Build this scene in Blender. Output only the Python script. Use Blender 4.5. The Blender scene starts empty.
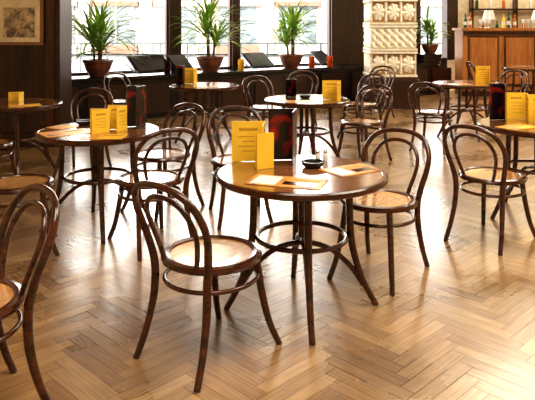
import bpy, math, random
from mathutils import Vector, Matrix
random.seed(7)
S=bpy.context.scene
F=640.0; H=1.567; HY=25.0

# ---------------- materials ----------------
def mat(name,col,rough=.5,col2=None,scale=6,stretch=(1,1,1),metal=0,bump=0,coat=0,spec=.5,dist=1.0,lo=.35,hi=.65,emit=0):
    m=bpy.data.materials.new(name); m.use_nodes=True
    nt=m.node_tree; b=nt.nodes['Principled BSDF']
    b.inputs['Base Color'].default_value=(*col,1); b.inputs['Roughness'].default_value=rough
    b.inputs['Metallic'].default_value=metal; b.inputs['Specular IOR Level'].default_value=spec
    b.inputs['Coat Weight'].default_value=coat; b.inputs['Coat Roughness'].default_value=.15
    tc=nt.nodes.new('ShaderNodeTexCoord'); mp=nt.nodes.new('ShaderNodeMapping'); mp.inputs['Scale'].default_value=stretch
    n=nt.nodes.new('ShaderNodeTexNoise'); n.inputs['Scale'].default_value=scale; n.inputs['Detail'].default_value=6
    n.inputs['Distortion'].default_value=dist
    nt.links.new(tc.outputs['Object'],mp.inputs['Vector']); nt.links.new(mp.outputs[0],n.inputs['Vector'])
    if col2 is None: col2=tuple(c*.8 for c in col)
    r=nt.nodes.new('ShaderNodeValToRGB'); r.color_ramp.elements[0].position=lo; r.color_ramp.elements[1].position=hi
    r.color_ramp.elements[0].color=(*col2,1); r.color_ramp.elements[1].color=(*col,1)
    nt.links.new(n.outputs['Fac'],r.inputs['Fac']); nt.links.new(r.outputs[0],b.inputs['Base Color'])
    if bump:
        bp=nt.nodes.new('ShaderNodeBump'); bp.inputs['Strength'].default_value=bump; bp.inputs['Distance'].default_value=.02
        nt.links.new(n.outputs['Fac'],bp.inputs['Height']); nt.links.new(bp.outputs[0],b.inputs['Normal'])
    return m
M_frame=mat('bentwood_dark',(.095,.024,.009),.20,(.028,.009,.004),8,(1,1,3),coat=.4)
M_seat=mat('seat_plywood',(.64,.33,.11),.14,(.48,.22,.07),5,(1,6,1),coat=1,spec=1)
M_top=mat('table_top_wood',(.34,.15,.055),.14,(.19,.078,.028),4,(1,8,1),coat=.9,spec=.8)
M_wall=mat('dark_wood_panel',(.046,.016,.006),.35,(.018,.006,.003),3,(6,6,.6))
M_wall2=mat('dark_wood_trim',(.095,.032,.012),.3,(.04,.014,.007),3,(5,5,.6))
M_ledge=mat('ledge_wood',(.014,.009,.008),.25,(.008,.005,.005),3)
M_plaster=mat('plaster_cream',(.85,.72,.48),.8)
M_ceil=mat('ceiling_plaster',(.75,.68,.58),.9)
M_stone=mat('carved_stone',(.92,.87,.75),.6,(.80,.71,.54),10,bump=.2,lo=.38,hi=.55)
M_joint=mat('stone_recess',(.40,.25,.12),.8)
M_bar=mat('bar_wood',(.46,.18,.045),.35,(.30,.105,.025),3,(5,5,.6))
M_yel=mat('yellow_card',(.95,.64,.06),.5,(.87,.53,.04),5)
M_txt=mat('card_print',(.60,.33,.03),.6)
M_wht=mat('white_print',(.88,.85,.76),.6)
M_red=mat('menu_cover_dark',(.42,.020,.008),.25,(.012,.005,.006),5,lo=.50,hi=.66)
M_blk=mat('black_plastic',(.010,.009,.010),.25)
M_mat1=mat('placemat_print',(.74,.32,.07),.4,(.22,.08,.03),9,lo=.35,hi=.55)
M_mat2=mat('placemat_yellow',(.90,.50,.06),.35,(.72,.33,.04),7)
M_org=mat('orange_card',(.85,.20,.03),.4,(.5,.05,.02),8)
M_pot=mat('terracotta',(.22,.070,.03),.45,(.10,.035,.02),8)
M_soil=mat('soil',(.03,.018,.01),.95)
M_leaf=mat('leaf',(.34,.52,.07),.4,(.13,.26,.03),4)
M_trunk=mat('trunk',(.14,.08,.04),.8)
M_chrome=mat('steel',(.7,.7,.7),.2,metal=1)
M_glassy=mat('bottle_glass',(.04,.10,.03),.1)
M_amber=mat('bottle_amber',(.65,.18,.02),.15)
M_white=mat('white_china',(.85,.85,.82),.3)
M_fac=mat('facade_stone',(.36,.30,.26),.8,(.27,.22,.18),2)
M_fac2=mat('facade_red',(.15,.065,.04),.7)
M_shop=mat('shop_glass',(.035,.05,.055),.25,(.12,.14,.14),1.2)
M_road=mat('asphalt',(.22,.22,.21),.9)
M_rail=mat('white_metal',(.40,.40,.40),.4)
M_pole=mat('dark_metal',(.03,.035,.035),.4)

# ---------------- mesh builder ----------------
class MB:
    def __init__(s): s.v=[];s.f=[];s.m=[];s.sm=[];s.mats=[]
    def mi(s,m):
        if m not in s.mats: s.mats.append(m)
        return s.mats.index(m)
    def add(s,vs,fs,m,smooth=False,T=None):
        o=len(s.v); k=s.mi(m)
        for p in vs:
            p=Vector(p); s.v.append(T@p if T is not None else p)
        for f in fs: s.f.append([o+i for i in f]); s.m.append(k); s.sm.append(smooth)
    def box(s,c,d,m,rz=0,T=None,rx=0,ry=0):
        R=Matrix.Translation(c)@Matrix.Rotation(rz,4,'Z')@Matrix.Rotation(ry,4,'Y')@Matrix.Rotation(rx,4,'X')
        if T is not None: R=T@R
        x,y,z=d[0]/2,d[1]/2,d[2]/2
        vs=[(-x,-y,-z),(x,-y,-z),(x,y,-z),(-x,y,-z),(-x,-y,z),(x,-y,z),(x,y,z),(-x,y,z)]
        s.add(vs,[(0,3,2,1),(4,5,6,7),(0,1,5,4),(1,2,6,5),(2,3,7,6),(3,0,4,7)],m,False,R)
    def lathe(s,prof,m,n=40,T=None,ms=None):
        k=len(prof)
        for i in range(k-1):
            r0,z0=prof[i]; r1,z1=prof[i+1]
            vs=[];fs=[]
            for j in range(n):
                a=2*math.pi*j/n; c,t=math.cos(a),math.sin(a)
                vs+= [(r0*c,r0*t,z0),(r1*c,r1*t,z1)]
            for j in range(n):
                a=2*j;b=2*((j+1)%n)
                if r0<1e-6: fs.append((a,b+1,a+1))
                elif r1<1e-6: fs.append((a,b,a+1))
                else: fs.append((a,b,b+1,a+1))
            s.add(vs,fs,ms[i] if ms else m,True,T)
    def tube(s,pts,rad,m,n=10,closed=False,sub=6,T=None):
        P=[Vector(p) for p in pts]; N=len(P)
        rr=rad if isinstance(rad,(list,tuple)) else [rad]*N
        Q=[];R=[]
        segs=N if closed else N-1
        for i in range(segs):
            if closed: a,b,c,d=P[(i-1)%N],P[i],P[(i+1)%N],P[(i+2)%N]
            else: a,b,c,d=P[max(i-1,0)],P[i],P[i+1],P[min(i+2,N-1)]
            for t in range(sub):
                u=t/sub
                Q.append(.5*((2*b)+(c-a)*u+(2*a-5*b+4*c-d)*u*u+(3*b-a-3*c+d)*u**3))
                R.append(rr[i]*(1-u)+rr[(i+1)%N]*u)
        if not closed: Q.append(P[-1]);R.append(rr[-1])
        K=len(Q); up=None; vs=[]
        for i in range(K):
            if closed: t=(Q[(i+1)%K]-Q[(i-1)%K]).normalized()
            else: t=(Q[min(i+1,K-1)]-Q[max(i-1,0)]).normalized()
            if up is None:
                up=Vector((0,0,1)) if abs(t.z)<.8 else Vector((0,1,0))
            up=(up-t*up.dot(t)).normalized(); w=t.cross(up)
            for j in range(n):
                a=2*math.pi*j/n; vs.append(Q[i]+R[i]*(math.cos(a)*up+math.sin(a)*w))
        fs=[]
        for i in range(K if closed else K-1):
            i2=(i+1)%K
            for j in range(n):
                j2=(j+1)%n; fs.append((i*n+j,i*n+j2,i2*n+j2,i2*n+j))
        if not closed:
            fs.append(tuple(range(n))[::-1]); fs.append(tuple((K-1)*n+j for j in range(n)))
        s.add(vs,fs,m,True,T)
    def mesh(s,name):
        me=bpy.data.meshes.new(name); me.from_pydata([tuple(v) for v in s.v],[],s.f)
        for m in s.mats: me.materials.append(m)
        me.polygons.foreach_set('material_index',s.m); me.polygons.foreach_set('use_smooth',s.sm)
        me.update(); return me
    def obj(s,name,loc=(0,0,0),rz=0,bevel=0):
        o=bpy.data.objects.new(name,s.mesh(name)); S.collection.objects.link(o); o.location=loc; o.rotation_euler=(0,0,rz)
        if bevel:
            b=o.modifiers.new('bevel','BEVEL'); b.width=bevel; b.segments=2; b.limit_method='ANGLE'
        return o
def place(name,me,loc,rz=0,sc=1):
    o=bpy.data.objects.new(name,me); S.collection.objects.link(o); o.location=loc; o.rotation_euler=(0,0,rz); o.scale=(sc,)*3; return o
def box(name,c,d,m,rz=0,bevel=0):
    b=MB(); b.box((0,0,0),d,m); return b.obj(name,c,rz,bevel)

# ---------------- floor: herringbone planks ----------------
def make_floor():
    W=.074; n=6; g=.0012
    x0,x1,y0,y1=-5.2,9.2,-3,17.5
    c=math.sqrt(.5)
    vs=[];fs=[];cols=[];uvs=[]
    def plank(a0,b0,la,lb):
        cx=(a0+la/2)*W; cy=(b0+lb/2)*W
        X=(cx-cy)*c; Y=(cx+cy)*c
        if not(x0<X<x1 and y0<Y<y1): return
        o=len(vs); ru=random.random()*50; rv=random.random()*50
        A0,A1,B0,B1=a0*W+g,(a0+la)*W-g,b0*W+g,(b0+lb)*W-g
        for (a,b) in ((A0,B0),(A1,B0),(A1,B1),(A0,B1)):
            vs.append(((a-b)*c,(a+b)*c,0))
            if la>lb: uvs.append((a-A0+ru,b-B0+rv))
            else: uvs.append((b-B0+ru,a-A0+rv))
        fs.append((o,o+1,o+2,o+3)); cols.append(random.random()*.8+(.2 if la>lb else 0))
    for i in range(-140,400):
        for j in range(-50,50):
            a=i+n*j;b=i-n*j
            X=(a-b)*W*c; Y=(a+b)*W*c
            if X<x0-1 or X>x1+1 or Y<y0-1 or Y>y1+1: continue
            plank(a,b,n,1); plank(a,b+1,1,n)
    o=len(vs); vs+= [(x0,y0,-.002),(x1,y0,-.002),(x1,y1,-.002),(x0,y1,-.002)]; fs.append((o,o+1,o+2,o+3)); cols.append(-1); uvs+=[(0,0)]*4
    me=bpy.data.meshes.new('floor'); me.from_pydata(vs,[],fs)
    at=me.attributes.new('tone','FLOAT','FACE'); at.data.foreach_set('value',cols)
    uv=me.uv_layers.new(name='UVMap')
    for p in me.polygons:
        for li in p.loop_indices: uv.data[li].uv=uvs[me.loops[li].vertex_index]
    m=bpy.data.materials.new('herringbone_parquet'); m.use_nodes=True; nt=m.node_tree; b=nt.nodes['Principled BSDF']
    A=nt.nodes.new('ShaderNodeAttribute'); A.attribute_name='tone'
    r=nt.nodes.new('ShaderNodeValToRGB'); e=r.color_ramp.elements
    e[0].position=0; e[0].color=(.225,.115,.040,1); e[1].position=1; e[1].color=(.43,.265,.120,1)
    q=e.new(.5); q.color=(.32,.180,.072,1)
    nt.links.new(A.outputs['Fac'],r.inputs['Fac'])
    U=nt.nodes.new('ShaderNodeUVMap'); mp=nt.nodes.new('ShaderNodeMapping'); mp.inputs['Scale'].default_value=(2.5,40,1)
    nz=nt.nodes.new('ShaderNodeTexNoise'); nz.inputs['Scale'].default_value=2; nz.inputs['Detail'].default_value=5
    nt.links.new(U.outputs[0],mp.inputs[0]); nt.links.new(mp.outputs[0],nz.inputs['Vector'])
    rr=nt.nodes.new('ShaderNodeMapRange'); rr.inputs[1].default_value=.25; rr.inputs[2].default_value=.75; rr.inputs[3].default_value=.6; rr.inputs[4].default_value=1.32
    nt.links.new(nz.outputs['Fac'],rr.inputs[0])
    mx=nt.nodes.new('ShaderNodeMix'); mx.data_type='RGBA'; mx.blend_type='MULTIPLY'; mx.inputs[0].default_value=1
    nt.links.new(r.outputs[0],mx.inputs[6]); nt.links.new(rr.outputs[0],mx.inputs[7])
    tc=nt.nodes.new('ShaderNodeTexCoord'); n2=nt.nodes.new('ShaderNodeTexNoise'); n2.inputs['Scale'].default_value=1.3; n2.inputs['Detail'].default_value=6
    nt.links.new(tc.outputs['Object'],n2.inputs['Vector'])
    wr=nt.nodes.new('ShaderNodeMapRange'); wr.inputs[1].default_value=.35; wr.inputs[2].default_value=.65; wr.inputs[3].default_value=.68; wr.inputs[4].default_value=1.28
    nt.links.new(n2.outputs['Fac'],wr.inputs[0])
    m3=nt.nodes.new('ShaderNodeMix'); m3.data_type='RGBA'; m3.blend_type='MULTIPLY'; m3.inputs[0].default_value=1
    nt.links.new(mx.outputs[2],m3.inputs[6]); nt.links.new(wr.outputs[0],m3.inputs[7])
    lt=nt.nodes.new('ShaderNodeMath'); lt.operation='LESS_THAN'; lt.inputs[1].default_value=-.5
    nt.links.new(A.outputs['Fac'],lt.inputs[0])
    m2=nt.nodes.new('ShaderNodeMix'); m2.data_type='RGBA'; nt.links.new(lt.outputs[0],m2.inputs[0]); nt.links.new(m3.outputs[2],m2.inputs[6]); m2.inputs[7].default_value=(.04,.018,.007,1)
    nt.links.new(m2.outputs[2],b.inputs['Base Color'])
    r2=nt.nodes.new('ShaderNodeMapRange'); r2.inputs[1].default_value=.3; r2.inputs[2].default_value=.7; r2.inputs[3].default_value=.20; r2.inputs[4].default_value=.40
    nt.links.new(n2.outputs['Fac'],r2.inputs[0]); nt.links.new(r2.outputs[0],b.inputs['Roughness'])
    b.inputs['Specular IOR Level'].default_value=.9
    b.inputs['Coat Weight'].default_value=.6; b.inputs['Coat Roughness'].default_value=.22
    me.materials.append(m)
    o=bpy.data.objects.new('floor',me); S.collection.objects.link(o)
make_floor()

# ---------------- chair ----------------
def chair_mesh():
    b=MB()
    R=.243
    prof=[(0,.466),(.12,.467),(.198,.470),(.202,.476),(.218,.480),(.236,.476),(R,.462),(.238,.447),(.215,.440),(0,.442)]
    ms=[M_seat,M_seat,M_frame,M_frame,M_frame,M_frame,M_frame,M_frame,M_frame]
    b.lathe(prof,M_frame,48,None,ms)
    for s in (1,-1):
        b.tube([(.158,.145*s,.455),(.166,.152*s,.38),(.180,.164*s,.27),(.212,.184*s,.12),(.258,.210*s,0)],[.020,.0195,.0185,.017,.0155],M_frame)
    half=[(-.290,.210,0),(-.240,.195,.13),(-.206,.182,.28),(-.200,.180,.42),(-.214,.200,.53),(-.244,.226,.64),(-.280,.224,.730),(-.318,.175,.812),(-.338,.092,.848)]
    pts=half+[(-.343,0,.857)]+[(x,-y,z) for x,y,z in half[::-1]]
    rr=[.0155,.017,.019,.020,.019,.0175,.017,.0165,.016]; b.tube(pts,rr+[.016]+rr[::-1],M_frame)
    half=[(-.198,.105,.455),(-.212,.128,.53),(-.238,.152,.62),(-.268,.152,.695),(-.294,.115,.760),(-.308,.060,.790)]
    pts=half+[(-.311,0,.798)]+[(x,-y,z) for x,y,z in half[::-1]]
    b.tube(pts,.0125,M_frame)
    b.tube([(.226*math.cos(a*math.pi/6),.222*math.sin(a*math.pi/6),.365) for a in range(12)],.0110,M_frame,8,True,4)
    return b.mesh('bentwood_chair')
CH=chair_mesh()
chairs=[(-.27,3.09,49),(.70,4.04,235),(-.84,4.60,125),(-.90,5.45,232),(-1.95,6.75,265),(-1.74,4.46,20),
(-1.22,2.54,222),(1.65,4.70,43),(2.1,8.1,60),(1.08,7.3,230),(-.22,5.2,282),
(0.0,8.55,300),(.50,9.5,262),(1.30,8.9,225),(1.80,10.7,235),(3.6,9.7,220),(-2.62,5.95,80),(5.6,11.6,150),(-2.0,9.2,320),(4.2,12.3,0)]
for x,y,a in chairs: place('bentwood_chair',CH,(x,y,0),math.radians(a))

# ---------------- table ----------------
def table_mesh():
    b=MB(); R=.4725
    b.lathe([(0,.750),(R-.030,.750),(R-.028,.751),(R-.008,.751),(R,.743),(R,.722),(R-.010,.714),(R-.05,.712),(R-.055,.70),(0,.70)],M_top,72,None,
            [M_top,M_top,M_frame,M_frame,M_frame,M_frame,M_frame,M_frame,M_frame])
    for k in range(4):
        T=Matrix.Rotation(k*math.pi/2,4,'Z')
        b.tube([(.265,0,.705),(.268,0,.58),(.272,0,.44),(.290,0,.31),(.340,0,.15),(.42,0,0)],[.021,.021,.021,.020,.018,.016],M_frame,10,T=T)
    for k in range(2):
        T=Matrix.Rotation(k*math.pi/2,4,'Z'); z=.028*k
        b.tube([(.345,0,.115),(.27,0,.225),(.15,0,.325+z),(0,0,.36+z),(-.15,0,.325+z),(-.27,0,.225),(-.345,0,.115)],.0145,M_frame,10,T=T)
    b.tube([(.248*math.cos(a*math.pi/6),.248*math.sin(a*math.pi/6),.395) for a in range(12)],.0135,M_frame,8,True,5)
    b.tube([(0,0,.70),(0,0,.55),(0,0,.37)],.02,M_frame)
    return b.mesh('bistro_table')
TB=table_mesh()
tables=[(.19,3.556,4),(-1.32,4.98,20),(.436,7.07,10),(-.86,8.7,30),(2.22,5.28,15),(2.8,9.0,5),(-2.64,6.7,25),(5.0,12.3,0)]
for x,y,a in tables: place('bistro_table',TB,(x,y,0),math.radians(a))

# ---------------- table-top items ----------------
def booklet(name,x,y,z,w,h,rz,cover,ang=70,text=True,tcol=None):
    b=MB(); tcol=tcol or M_txt
    for s in (1,-1):
        T=Matrix.Rotation(s*math.radians(ang/2),4,'Z')
        b.box((w/2,0,h/2),(w,.006,h),cover,T=T)
        if text:
            for fy in (-.0035,.0035):
                b.box((w/2,fy,h*.80),(w*.56,.0006,h*.07),tcol,T=T)
                for k in range(4): b.box((w/2-.01*(k%2),fy,h*(.62-.12*k)),(w*(.6-.1*(k%2)),.0006,h*.02),tcol,T=T)
    return b.obj(name,(x,y,z),rz)
ZT=.7515
R_=math.radians
booklet('yellow_menu_card',-.015,3.84,ZT,.20,.24,R_(226),M_yel,80)
booklet('yellow_menu_card',.035,3.66,ZT,.11,.20,R_(190),M_yel,40,False)
booklet('drinks_menu',.175,3.88,ZT,.17,.31,R_(222),M_red,75,False)
booklet('yellow_menu_card',-1.10,5.0,ZT,.15,.19,R_(215),M_yel,75)
booklet('yellow_menu_card',-1.20,4.86,ZT,.15,.18,R_(200),M_yel,50)
booklet('drinks_menu',-.98,5.16,ZT,.15,.33,R_(220),M_red,60,False)
booklet('yellow_menu_card',.80,7.0,ZT,.2,.21,R_(215),M_yel,75)
booklet('drinks_menu',.30,7.3,ZT,.12,.2,R_(250),M_red,60,False)
booklet('yellow_menu_card',-.98,8.9,ZT,.2,.22,R_(225),M_yel,75)
booklet('drinks_menu',-1.12,8.65,ZT,.12,.27,R_(235),M_red,60,False)
booklet('drinks_menu',2.06,5.52,ZT,.15,.31,R_(215),M_red,60,False)
booklet('yellow_menu_card',2.24,5.54,ZT,.17,.23,R_(215),M_yel,80)
booklet('yellow_menu_card',2.36,5.38,ZT,.15,.23,R_(200),M_yel,60)
booklet('yellow_menu_card',3.12,9.0,ZT,.19,.24,R_(215),M_yel,75)
booklet('yellow_menu_card',-2.62,6.87,ZT,.15,.10,R_(235),M_yel,75)
def ashtray(x,y):
    b=MB(); b.lathe([(0,0),(.045,0),(.062,.012),(.066,.034),(.058,.034),(.048,.012),(0,.010)],M_blk,28)
    b.box((.058,0,.036),(.02,.012,.006),M_blk); b.box((-.058,0,.036),(.02,.012,.006),M_blk)
    b.obj('ashtray',(x,y,ZT))
ashtray(.26,3.68); ashtray(-1.50,5.24); ashtray(.42,7.14); ashtray(2.42,5.15)
def saltset(x,y):
    for i in range(2):
        b=MB(); b.lathe([(0,0),(.016,0),(.018,.03),(.012,.055),(0,.055)],M_white,16); b.lathe([(.0125,.052),(.0125,.064),(.008,.072),(0,.073)],M_chrome,16)
        b.obj('salt_shaker' if i==0 else 'pepper_shaker',(x+.045*i,y+.01*i,ZT))
saltset(.30,3.81); saltset(-1.35,5.2)
def placemat(x,y,w,d,rz,m):
    b=MB(); b.box((0,0,.001),(w,d,.002),m)
    b.box((-w*.27,0,.0022),(w*.34,d*.8,.0006),M_wht if m is M_mat1 else M_mat1); b.box((w*.2,d*.2,.0022),(w*.45,d*.2,.0006),M_txt)
    b.box((w*.2,-d*.15,.0022),(w*.45,d*.30,.0006),M_frame if m is M_mat1 else M_yel)
    b.obj('paper_placemat',(x,y,ZT),R_(rz))
placemat(.10,3.33,.40,.22,-18,M_mat1); placemat(.47,3.60,.30,.21,32,M_mat1)
placemat(-1.52,4.84,.36,.24,35,M_mat2); placemat(-1.20,4.67,.32,.22,0,M_mat2); placemat(-1.64,5.12,.18,.18,60,M_mat2)
placemat(.35,6.82,.3,.2,10,M_mat2); placemat(2.0,5.12,.3,.2,30,M_mat2); placemat(2.3,5.00,.26,.2,-10,M_mat1)
placemat(-.8,8.45,.3,.2,10,M_mat1); placemat(2.65,8.8,.3,.2,10,M_mat1); placemat(-2.45,6.48,.3,.2,30,M_mat2)

# ---------------- oblique window wall ----------------
O=Vector((-3.27,10.18)); D=Vector((1,.648)).normalized(); N=Vector((-D.y,D.x)); AW=math.atan2(D.y,D.x)
def up(px,v):
    k=(px-267.5)/F
    return (O.x+v*N.x-k*(O.y+v*N.y))/(k*D.y-D.x)
def W(u,v,z): p=O+D*u+N*v; return (p.x,p.y,z)
def wbox(name,u0,u1,v0,v1,z0,z1,m,bevel=0):
    return box(name,W((u0+u1)/2,(v0+v1)/2,(z0+z1)/2),(u1-u0,v1-v0,z1-z0),m,AW,bevel)
UE=9.3; ZS=.72
wbox('wall_back_lower',-2.2,UE,.33,.5,0,ZS,M_wall); wbox('wall_back_upper',-2.2,UE,.33,.5,4.2,4.7,M_wall)
b=MB()
T=Matrix.Translation(W(0,0,0))@Matrix.Rotation(AW,4,'Z')
b.box((3.15,0,ZS-.02),(10.5,.62,.05),M_ledge,T=T)
b.box((3.15,-.24,ZS/2-.03),(10.5,.04,ZS-.06),M_ledge,T=T)
for i in range(14): b.box((-1.7+i*.78,-.27,ZS/2-.02),(.62,.02,ZS-.22),M_wall,T=T)
b.obj('window_bench')
wins=[(62,168),(178,231),(237,330),(418,456)]
edges=[-2.2]
for a,c in wins: edges+=[up(a,.39),up(c,.39)]
edges.append(UE)
for i in range(0,len(edges),2):
    wbox('wall_back_pier',edges[i],edges[i+1],.33,.5,ZS,4.2,M_wall)
for i,(a,c) in enumerate(wins):
    u0,u1=up(a,.42),up(c,.42); b=MB(); t=.05
    L=u1-u0
    b.box((0,0,ZS+t/2),(L,.08,t),M_wall2); b.box((0,0,4.2-t/2),(L,.08,t),M_wall2); b.box((0,0,2.9),(L,.08,.06),M_wall2)
    for s in (-1,1): b.box((s*(L/2-t/2),0,(ZS+4.2)/2),(t,.08,4.2-ZS),M_wall2)
    b.obj('window_%d'%(i+1),W((u0+u1)/2,.42,0),AW)
wbox('trim_1',up(417,-.1),8.4,-.3,.27,ZS+.01,ZS+.19,M_ledge)
box('wall_left_pier',(-3.86,8.45,2.35),(2.4,.5,4.7),M_wall)
b=MB(); b.box((0,0,0),(.10,.03,4.5),M_wall2); b.obj('trim_2',(-2.78,8.185,2.3))
box('wall_left',(-5.1,3.7,2.35),(.2,13.6,4.7),M_plaster)
box('wall_front',(2,-3.1,2.35),(14.4,.2,4.7),M_plaster)
box('wall_right',(9.1,6.8,2.35),(.2,20,4.7),M_plaster)
box('wall_bar_back',(6.9,16.0,2.35),(4.9,.2,4.7),M_plaster)
box('wall_left_return',(-5.05,9.6,2.35),(.2,2,4.7),M_wall)
box('ceiling',(2,6.9,4.78),(14.6,20.4,.16),M_ceil)

b=MB(); b.box((0,0,0),(.60,.03,.62),mat('frame_wood',(.30,.13,.05),.4)); b.box((0,-.016,0),(.52,.01,.54),mat('picture_mount',(.85,.70,.45),.5))
b.box((0,-.022,-.02),(.40,.006,.38),mat('picture_print',(.70,.52,.30),.5,(.14,.10,.07),12))
b.obj('framed_picture',(-3.16,8.165,1.62))

# carved column
def column():
    b=MB(); w=.86
    b.box((0,0,.27),(w+.10,w+.10,.54),M_wall); b.box((0,0,.56),(w+.04,w+.04,.04),M_wall2)
    z=.58; hb=.49; k=0
    while z<4.5:
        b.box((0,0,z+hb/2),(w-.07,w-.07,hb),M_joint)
        for zz in (z+.035,z+hb-.02): b.box((0,0,zz),(w+.03,w+.03,.04),M_stone)
        nu,nv=60,24
        for side in range(4):
            T=Matrix.Rotation(side*math.pi/2,4,'Z')
            def pt(i,j):
                u=i/nu;v=j/nv; x=(u-.5)*w*.98
                cell=(u*3)%1; cx=(cell-.5)*2; vy=(v-.5)*2
                if k%2==0:
                    r=math.hypot(cx,vy)
                    d=.045*max(0,1-(r/.85)**2)**.5 if r<.85 else 0
                    if .3<r<.85: d+=.014*math.sin(8*math.atan2(vy,cx))
                    if abs(cx)>.86: d=.035
                else:
                    d=.028+.022*math.sin(cx*math.pi*2+vy*4)*math.cos(vy*math.pi*1.5)
                if v<.04 or v>.96: d=0
                return (x,-(w/2-.035)+.002-d, z+.06+v*(hb-.105))
            vs=[pt(i,j) for j in range(nv+1) for i in range(nu+1)]; f1=[];f2=[]
            for j in range(nv):
                for i in range(nu):
                    a=j*(nu+1)+i; f=(a,a+1,a+nu+2,a+nu+1)
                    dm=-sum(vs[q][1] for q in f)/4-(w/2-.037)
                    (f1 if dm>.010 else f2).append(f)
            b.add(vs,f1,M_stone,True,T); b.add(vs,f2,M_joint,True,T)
        z+=hb;k+=1
    b.obj('carved_stone_column',(2.36,12.4,0))
column()

# ---------------- bar ----------------
b=MB()
b.box((6.35,14.4,.72),(4.1,.6,1.44),M_bar); b.box((6.35,14.36,1.47),(4.2,.76,.06),M_bar); b.box((6.35,14.07,.06),(4.14,.06,.12),M_wall)
for i in range(5):
    x=4.75+i*.80
    b.box((x,14.09,.78),(.68,.02,1.10),M_wall2); b.box((x,14.075,.78),(.60,.03,1.02),M_bar)
b.box((6.35,14.08,1.38),(4.1,.05,.06),M_wall2)
b.obj('bar_counter')
def bottle(x,y,z,m,h=.3):
    b=MB(); b.lathe([(0,0),(.036,0),(.038,.02),(.038,h*.58),(.016,h*.74),(.013,h*.97),(.016,h),(0,h)],m,18)
    b.lathe([(.0385,h*.2),(.0385,h*.45)],M_wht,18)
    b.obj('bottle',(x,y,z))
for i,x in enumerate((4.48,4.60,5.35,5.47,5.60)): bottle(x,14.5+.03*(i%2),1.502,[M_glassy,M_amber,M_yel][i%3],.32+.03*(i%2))
def lampb(x,y,z):
    b=MB(); b.lathe([(0,0),(.07,0),(.07,.015),(.012,.03),(.012,.22),(0,.22)],M_chrome,20)
    b.lathe([(.15,.19),(.09,.40)],M_white,24); b.lathe([(.147,.19),(.087,.40),(0,.40)],M_white,24); b.obj('table_lamp',(x,y,z))
lampb(5.0,14.45,1.502); lampb(6.1,14.45,1.502)
for i in range(6):
    b=MB(); b.lathe([(0,0),(.035,0),(.006,.01),(.006,.08),(.035,.11),(.042,.16),(.038,.19),(.040,.16),(.033,.112),(0,.085)],M_white,18)
    b.obj('wine_glass',(5.70+i*.11 if i<3 else 4.75+(i-3)*.09,14.25,1.502))
b=MB(); b.box((6.6,15.76,1.35),(3.2,.24,.04),M_wall2); b.box((6.6,15.76,1.95),(3.2,.24,.04),M_wall2)
for s in (-1.58,-.5,.5,1.58): b.box((6.6+s,15.76,1.6),(.04,.24,1.2),M_wall2)
for s in (-1.4,1.4): b.box((6.6+s,15.76,.5),(.05,.24,1.0),M_wall2)
for i in range(18):
    zz=1.372 if i%2 else 1.972; T=Matrix.Translation((5.15+i*.165,15.74,zz)); h=.3
    if abs(5.15+i*.165-6.1)<.06 or abs(5.15+i*.165-7.1)<.06: continue
    b.lathe([(0,0),(.036,0),(.038,.02),(.038,h*.58),(.016,h*.74),(.013,h*.97),(.016,h),(0,h)],[M_glassy,M_amber,M_white][i%3],14,T)
b.obj('bottle_shelf')

# ---------------- plants ----------------
def plant(u,v,z,sc,seed,pw=.24,hgt=.35,nl=70,ll=.55,upr=.5):
    rnd=random.Random(seed); b=MB(); ph=pw*1.15
    N3=Vector((N.x,N.y,0)); lim=(.32-v)/sc
    b.lathe([(0,0),(pw*.55,0),(pw*.60,.02),(pw*.85,ph*.45),(pw*.98,ph*.8),(pw*1.04,ph*.86),(pw*1.04,ph),(pw*.92,ph),(pw*.90,ph*.88),(0,ph*.88)],M_pot,32,None,
       [M_pot]*8+[M_soil])
    tops=[]
    for t in range(3):
        a=t*2.1+seed; r=pw*.25; h=hgt*(1-.28*t)
        p=[(r*math.cos(a),r*math.sin(a),ph*.85),(r*1.2*math.cos(a),r*1.2*math.sin(a),ph+h*.5),(r*1.6*math.cos(a),r*1.6*math.sin(a),ph+h)]
        b.tube(p,[.022,.018,.015],M_trunk,8); tops.append(Vector(p[-1]))
    for i in range(nl):
        o=tops[i%3]; a=rnd.uniform(0,2*math.pi); el=rnd.uniform(-.1,1.35)*(.6+upr*.5); L=ll*rnd.uniform(.65,1.1); w=.024*rnd.uniform(.8,1.2)
        dirh=Vector((math.cos(a),math.sin(a),0)); sd=Vector((-math.sin(a),math.cos(a),0)); p=o-Vector((0,0,rnd.uniform(0,.12))); ns=7; vs=[];fs=[]
        for k in range(ns+1):
            t=k/ns; ww=w*(math.sin(math.pi*min(1,.18+.82*t))**.7 if t<1 else 0.02)
            for q in (p-sd*ww+Vector((0,0,.006)),p+Vector((0,0,-.002)),p+sd*ww+Vector((0,0,.006))):
                e=q.dot(N3)
                if e>lim-.10: q=q-N3*(e-(lim-.10))*.9
                vs.append(q)
            e=el-1.5*t*t*(1.1-upr*.5); p=p+(dirh*math.cos(e)+Vector((0,0,1))*math.sin(e))*(L/ns)
        for k in range(ns):
            q=3*k; fs+=[(q,q+1,q+4,q+3),(q+1,q+2,q+5,q+4)]
        b.add(vs,fs,M_leaf,True)
    o=b.obj('potted_yucca',W(u,v,z)); o.scale=(sc,)*3
plant(up(98,-.05),-.05,ZS+.006,1,1,.24,.45,110,.86,.85)
plant(up(210,-.05),-.05,ZS+.006,1.1,2,.22,.60,110,.68,.9)
plant(up(291,-.05),-.05,ZS+.006,1.1,5,.21,.55,100,.66,.9)
plant(up(430,-.05),-.05,ZS+.192,1.0,9,.19,.40,80,.55,.9)

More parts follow.
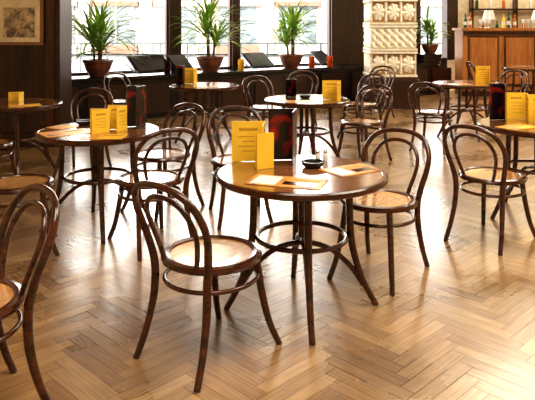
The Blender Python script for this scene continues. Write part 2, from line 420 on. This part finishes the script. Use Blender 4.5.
def stand(px,v,w):
    b=MB(); b.box((0,0,.15),(w,.02,.42),M_blk,rx=R_(-52)); b.box((0,-.17,.03),(w,.03,.05),M_blk)
    for s in (-1,1): b.box((s*(w/2-.03),.08,.09),(.02,.3,.03),M_blk,rx=R_(25))
    b.box((0,-.02,.165),(w*.9,.006,.36),M_ledge,rx=R_(-52))
    b.obj('newspaper_stand',W(up(px,v),v,ZS+.03),AW+R_(12))
stand(150,0,.75); stand(180,-.0,.4); stand(258,0,.6); stand(322,0,.4)
for px,m in ((171,M_red),(244,M_yel),(314,M_org),(332,M_org)):
    p=W(up(px,-.24),-.24,ZS+.006); booklet('drinks_menu',p[0],p[1],p[2],.12,.22,R_(240),m,60,False)

# ---------------- outside ----------------
b=MB(); b.box((4,50,-.25),(160,68,.1),M_road); b.obj('street_ground')
b=MB(); Yf=36; hh=5.4
b.box((5,Yf+2,hh/2),(120,4,hh),M_fac)
for i in range(-14,18):
    x=i*3.4
    b.box((x,Yf-.15,hh/2),(.7,.3,hh),M_fac)
    b.box((x+1.7,Yf-.02,1.45),(2.1,.12,2.5),M_shop)
    b.box((x+1.7,Yf-.12,1.45),(.10,.12,2.5),M_rail)
    b.box((x+1.7,Yf-.12,1.9),(2.1,.12,.10),M_rail)
    b.box((x+1.7,Yf-.14,2.75),(2.5,.3,.25),M_fac2 if i%3==0 else M_fac)
    b.box((x+1.7,Yf-.1,.2),(2.4,.2,.5),M_fac2 if i%2 else M_fac)
b.box((5,Yf-.3,3.5),(120,.6,.3),M_fac)
b.obj('street_building')
b=MB()
for i in range(60): b.box((-24+i*1.0,24,.35),(.06,.06,1.1),M_pole)
for z in (.4,.88): b.box((6,24,z),(60,.05,.06),M_pole)
b.obj('street_railing')

# ---------------- lights ----------------
w=bpy.data.worlds.new('World'); S.world=w; w.use_nodes=True
bg=w.node_tree.nodes['Background']; bg.inputs[0].default_value=(1,.98,.93,1); bg.inputs[1].default_value=13.0
sd=bpy.data.lights.new('sun','SUN'); sd.energy=7; sd.angle=.02; sd.color=(1,.96,.9)
so=bpy.data.objects.new('sun',sd); S.collection.objects.link(so); so.rotation_euler=Vector((.25,.75,-.6)).to_track_quat('-Z','Y').to_euler()
def area(name,loc,sx,sy,e,col=(1,.91,.74),rot=(0,0,0)):
    l=bpy.data.lights.new(name,'AREA'); l.shape='RECTANGLE'; l.size=sx; l.size_y=sy; l.energy=e; l.color=col
    o=bpy.data.objects.new(name,l); S.collection.objects.link(o); o.location=loc; o.rotation_euler=rot
area('ceiling_fill',(0,1.2,4.6),2.5,2,170)  # unseen fill lights without fixtures, added under the ceiling to brighten room and bar
area('ceiling_fill',(3.2,3.6,4.6),3,2.5,230)
area('ceiling_fill',(1,8.5,4.6),3,2,50)
area('ceiling_fill',(4.6,10.2,4.6),2.5,2,230)
area('ceiling_fill',(6.5,15,4.6),3,1,120)

# ---------------- camera ----------------
cd=bpy.data.cameras.new('camera'); cd.sensor_width=36; cd.lens=F/535*36; cd.shift_y=-(200-HY)/535; cd.clip_end=300
co=bpy.data.objects.new('camera',cd); S.collection.objects.link(co); co.location=(0,0,H); co.rotation_euler=(math.pi/2,0,0)
S.camera=co
S.view_settings.view_transform='Standard'
try: S.view_settings.look='Medium High Contrast'
except Exception as ex: print('look',ex)
